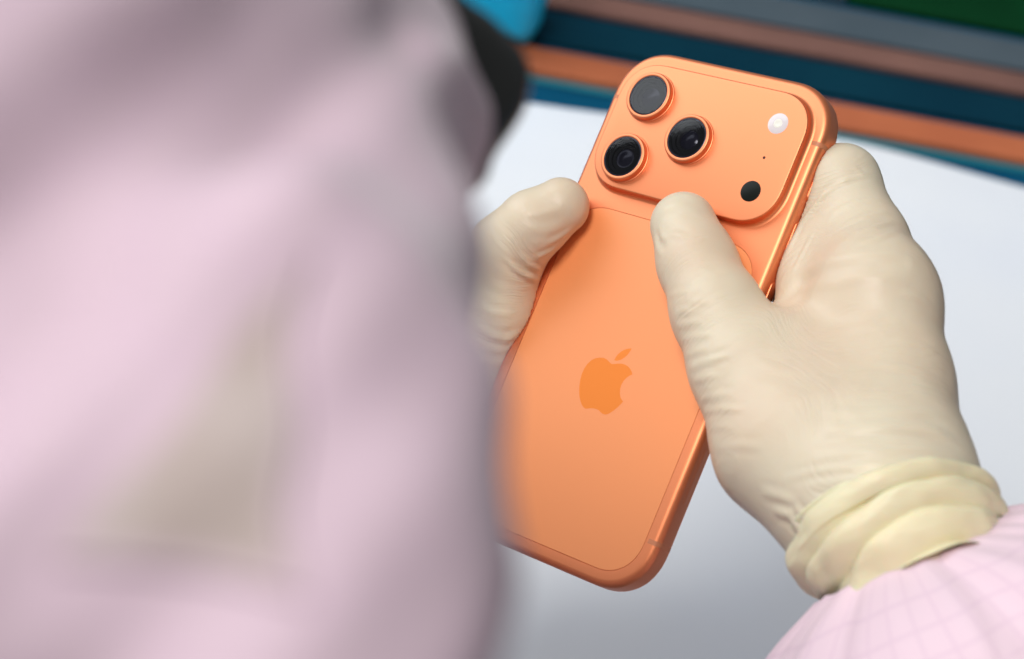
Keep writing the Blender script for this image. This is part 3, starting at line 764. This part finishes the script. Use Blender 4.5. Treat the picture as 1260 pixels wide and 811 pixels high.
HC = np.array([-115, -30, 243.0])                       # middle of the head
Bd = Limb()
Bd.add(25, [n_(HC, 80), n_(HC + [8, 20, 25], 74)])
Bd.add(12, [n_(HC + [14, 45, 52], 30), n_(HC + [18, 62, 50], 22)])
Bd.add(5, [n_(HC + [26, 5, 96], 6), n_(HC + [30, 28, 106], 9)])
Bd.add(20, [n_(HC + [0, 50, 0], 55), n_(np.array([-106, 230, 280.0]), 60), n_(BASE, 95)])
Bd.add(30, [n_(SH_L, 45), n_(np.array([-106, 232, 280.0]), 60), n_(SH_R, 45)])
Bd.add(15, [n_(SH_R, 44), n_(EL, 36), n_(C(1190, 800, 440), 18), n_(C(1118, 688, 464), 9)])
Bd.add(15, [n_(SH_L, 44), n_(ELl, 36), n_(C(450, 705, 571), 18)])
sdf_part('body', Bd, (-380, -130, 150), (340, 690, 600), 4.5, M_skin, person)

Hd = Limb()
Hd.add(20, [n_(HC + [-26, 0, 0], 96), n_(HC + [2, 24, -4], 92)])
Hd.add(34, [n_(C(-20, -150, 236), 41), n_(C(5, 140, 228), 41), n_(C(-10, 420, 212), 34)])      # cloth ballooning behind the head
Hd.add(24, [n_(C(445, 140, 282), 18.5), n_(C(380, 235, 262), 20)])                 # roll round the face opening
Hd.add(22, [n_(C(450, 370, 204), 9.8), n_(C(420, 520, 176), 13.8), n_(C(398, 680, 168), 14.8), n_(C(345, 900, 164), 15)])   # skirt over the shoulder
Hd.add(14, [n_(C(350, 330, 172), 8), n_(C(120, 600, 168), 9), n_(C(-60, 700, 170), 10)])
Hd.add(22, [n_(C(-60, 780, 170), 10), n_(C(150, 760, 168), 8), n_(C(340, 785, 167), 9), n_(C(330, 870, 164), 11)])
Hd.add(16, [n_(C(450, 70, 262), 10), n_(C(440, 330, 204), 8), n_(C(395, 470, 174), 8)])
Hd.add(40, [n_(HC + [-5, 60, -5], 80), n_(np.array([-112, 190, 225.0]), 100)])
Hd.add(30, [n_(np.array([-112, 190, 225.0]), 95), n_(np.array([10, 235, 255.0]), 60)])
def hood_open(p, f):
    # thin cloth shell, open at the face and at the hem
    face = np.linalg.norm(p - (HC + np.array([22, 16, 110.0])), axis=1) - 66
    # slanting drape folds
    ph = (p[:, 0] * 0.75 + p[:, 1] * 0.62 + 5.0 * vnoise(p / 30.0)) / 4.6
    f = f - (1.3 * np.sin(ph) + 0.7 * np.sin(ph * 2.3 + 1.0)) * (0.6 + 0.5 * vnoise(p / 26.0 + 4.4)) - 0.8 * vnoise(p / 11.0)
    return np.maximum(f, -face)
hood, hood_fn = sdf_part('hood', Hd, (-350, -240, 90), (110, 360, 440), 2.0, M_hood_shaded, person, hood_open, 0.0, 22)
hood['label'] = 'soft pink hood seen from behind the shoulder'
# beige triangular patch laid over the hood
def insert():
    A, Bc, Cc = (378, 300), (60, 690), (368, 735); n = 30; V, F, idx, rim = [], [], {}, []
    for i in range(n + 1):
        for j in range(n + 1 - i):
            a, b = i / n, j / n; c = 1 - a - b
            x = A[0] * c + Bc[0] * a + Cc[0] * b; y = A[1] * c + Bc[1] * a + Cc[1] * b
            x -= 60 * b * c; y -= 50 * a * b; x += 8 * math.sin(y / 37.0)
            q = trace(hood_fn, x, y, 120, 400); q = q * (1 - 0.9 / q[2]); idx[i, j] = len(V); V.append(q); rim.append(min(a, b, c) * 3)
    for i in range(n):
        for j in range(n - i):
            F.append((idx[i, j], idx[i + 1, j], idx[i, j + 1]))
            if i + j < n - 1: F.append((idx[i + 1, j], idx[i + 1, j + 1], idx[i, j + 1]))
    o = mesh_obj('hood_patch', world(np.array(V)) - PO, F, M_patch, hood)
    at = o.data.attributes.new('weave', 'FLOAT', 'POINT'); at.data.foreach_set('value', np.clip(np.array(rim) * 4.0, 0, 1).astype(np.float32))
    o['label'] = 'beige grey triangular patch'
insert()
# goggles: chunky black frame round the face, lens in front, strap under the hood
def goggles():
    G = Limb()
    G.add(6, [n_(C(520, 20, 290), 5.0), n_(C(575, 55, 296), 4.6), n_(C(603, 82, 300), 3.0), n_(C(624, 74, 306), 1.5)])
    G.add(6, [n_(C(603, 82, 300), 3.8), n_(C(590, 150, 300), 3.4), n_(C(572, 205, 294), 2.8)])
    G.add(6, [n_(C(520, 20, 290), 5.0), n_(C(560, 130, 298), 5.6), n_(C(560, 200, 292), 3.8)])
    for dy in (-14, 14):                                   # upper and lower rim of the frame across the face
        G.add(6, [n_(C(600, 110, 302), 4), n_(HC + [66, dy * 0.8, 84], 5), n_(HC + [24, dy, 106], 5), n_(HC + [-26, dy, 106], 5), n_(HC + [-72, dy * 0.6, 72], 5)])
    G.add(4, [n_(HC + [0, -16, 107], 4.5), n_(HC + [0, 16, 107], 4.5)])
    g, _ = sdf_part('safety_goggles', G, (-230, -75, 280), (30, 30, 430), 1.5, M_goggle, person)
    g['label'] = 'black goggle frame peeking past the edge of the hood'
goggles()
